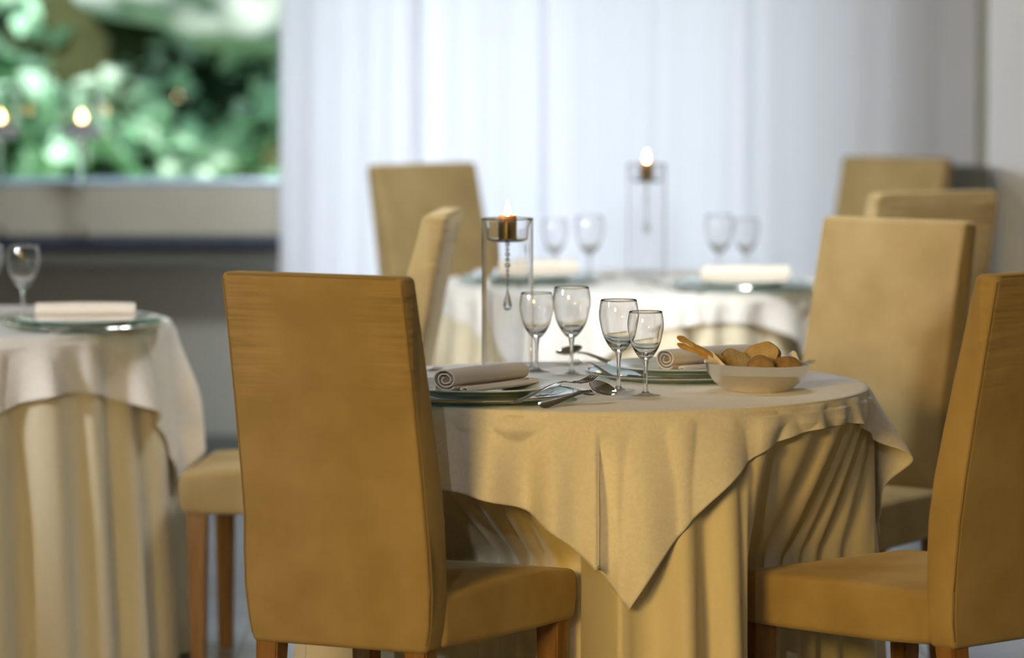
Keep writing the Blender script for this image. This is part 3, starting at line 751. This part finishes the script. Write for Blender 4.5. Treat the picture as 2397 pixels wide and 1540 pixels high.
# napkin lining with two raised points
v, f = [], []; nr, na = 14, 96
for i in range(nr+1):
    u = i/nr
    for j in range(na):
        a = 2*PI*j/na; pk = 0
        # the cloth stands up out of the bowl at the left front and at the right back
        for (c, w_, hgt, rr0) in ((R(205), .42, .034, .018), (R(40), .20, .026, -.004), (R(150), .3, .016, .0)):
            d = (a-c+PI) % (2*PI) - PI; pk += math.exp(-(d/w_)**2)*hgt
        r = .088*min(1, u*1.15) + (0 if u < .8 else (u-.8)*(.02+pk*.9)); z = .006 + .036*(u**2.0) + max(0, u-.6)/.4*pk + .0015*sin(9*a)*u
        v.append((r*cos(a), r*sin(a), z))
for i in range(nr):
    for j in range(na): k = (j+1) % na; f.append((i*na+j, i*na+k, (i+1)*na+k, (i+1)*na+j))
me = bpy.data.meshes.new('bread_napkin'); me.from_pydata(v, [], f); me.update(); me.shade_smooth()
o = link('bread_napkin', me, M['napkin']); o.location = (bx, by, TS+.0025); md = o.modifiers.new('t', 'SOLIDIFY'); md.thickness = .0016; md.offset = 1
tag(o, 'cream napkin lining the bread bowl, with corners standing up over the rim', 'napkin')
def blob(name, dims, seed, material, rough=.06, cuts=4):
    bm = bmesh.new(); bmesh.ops.create_icosphere(bm, subdivisions=cuts, radius=1); rn = random.Random(seed); ph = [rn.uniform(0, 6.28) for _ in range(6)]
    for q in bm.verts:
        c = q.co; k = 1 + rough*(sin(3*c.x+ph[0])*sin(3*c.y+ph[1]) + .6*sin(6*c.z+ph[2]+2*c.x) + .35*sin(11*c.y+ph[3]+4*c.z))
        q.co = Vector((c.x*dims[0]*k, c.y*dims[1]*k, c.z*dims[2]*k))
    return from_bm(name, bm, material, ang=180)
def slice_(w, h, th, seed):
    root = empty('bread_slice', (0, 0, 0)); rn = random.Random(seed); n = 40; ph = rn.uniform(0, 6)
    out = []
    for i in range(n):
        a = 2*PI*i/n; r = 1 + .05*sin(3*a+ph) + .03*sin(7*a); out.append((w*cos(a)*r, h*(sin(a) if sin(a) > 0 else .75*sin(a))*r))
    def ring(sc, y): return [(p[0]*sc, y, p[1]*sc) for p in out]
    v_ = ring(.97, -th/2) + ring(1.0, -th/2+.002) + ring(1.0, th/2-.002) + ring(.97, th/2); f_ = []
    for k in range(3):
        for i in range(n): j = (i+1) % n; f_.append((k*n+i, k*n+j, (k+1)*n+j, (k+1)*n+i))
    pydata('crust', v_, f_, M['crust'], root)
    v_ = ring(.955, -th/2-.0006) + ring(.955, th/2+.0006); f_ = [tuple(range(n)), tuple(range(2*n-1, n-1, -1))] + [(i, (i+1) % n, n+(i+1) % n, n+i) for i in range(n)]
    pydata('crumb', v_, f_, M['crumb'], root, smooth=False); return root
GB = 'bread in the bowl'
def spot(o, dx, dy, dz, rot, lab, cat, grp=GB):
    o.location = (bx+dx, by+dy, TS+dz); o.rotation_euler = tuple(R(q) for q in rot); tag(o, lab, cat, grp)
spot(slice_(.034, .027, .016, 1), -.038, -.005, .052, (-38, 18, 24), 'leftmost bread slice in the bowl, behind the napkin fold', 'bread slice')
spot(slice_(.036, .031, .018, 2), .012, .022, .058, (-22, -14, -12), 'tallest bread slice standing in the middle of the bowl', 'bread slice')
spot(slice_(.030, .022, .016, 3), -.002, .055, .046, (-50, 10, 30), 'bread slice at the back of the bowl', 'bread slice')
spot(blob('bread_roll', (.027, .023, .020), 4, M['crust']), .006, -.040, .049, (0, 8, 10), 'round brown bread roll at the front centre of the bowl', 'bread roll')
spot(blob('bread_roll', (.030, .020, .017), 5, M['crust']), .058, -.012, .049, (0, 10, 30), 'flatter brown bread roll at the right end of the bowl', 'bread roll')
def stick(seed, dx, dy, dz, ax, ay, az, lab):
    rn = random.Random(seed); L = .135; pts_ = []; rad = []
    for i in range(30):
        u = i/29; pts_.append((u*L, .0015*sin(9*u+seed), .0015*sin(7*u+2*seed))); rad.append((.0046 + .0010*sin(21*u+seed) + .0006*sin(43*u))*(1 if .03 < u < .97 else .6))
    v_, f_ = tube(pts_, rad, 12); o = pydata('breadstick', v_, f_, M['stick']); d = Vector((ax, ay, az))
    o.location = (bx+dx, by+dy, TS+dz); o.rotation_euler = d.to_track_quat('X', 'Z').to_euler(); tag(o, lab, 'breadstick', 'breadsticks in the bread bowl')
def stick_to(seed, tip, ztip, lab, base):
    x, y = P(*tip, ztip); d = Vector((x-(bx+base[0]), y-(by+base[1]), ztip-(TS+base[2]))); dn = d.normalized()*.135
    st = Vector((x, y, ztip)) - dn; stick(seed, st.x-bx, st.y-by, st.z-TS, *dn, lab)
stick_to(1, (1585, 789), .862, 'upper breadstick poking out of the bowl at its left', (-.02, .012, .03))
stick_to(2, (1587, 803), .853, 'lower breadstick poking out of the bowl at its left', (-.015, -.006, .026))
stick_to(3, (1622, 808), .852, 'shorter breadstick just right of the other two at the bowl rim', (-.005, .010, .032))
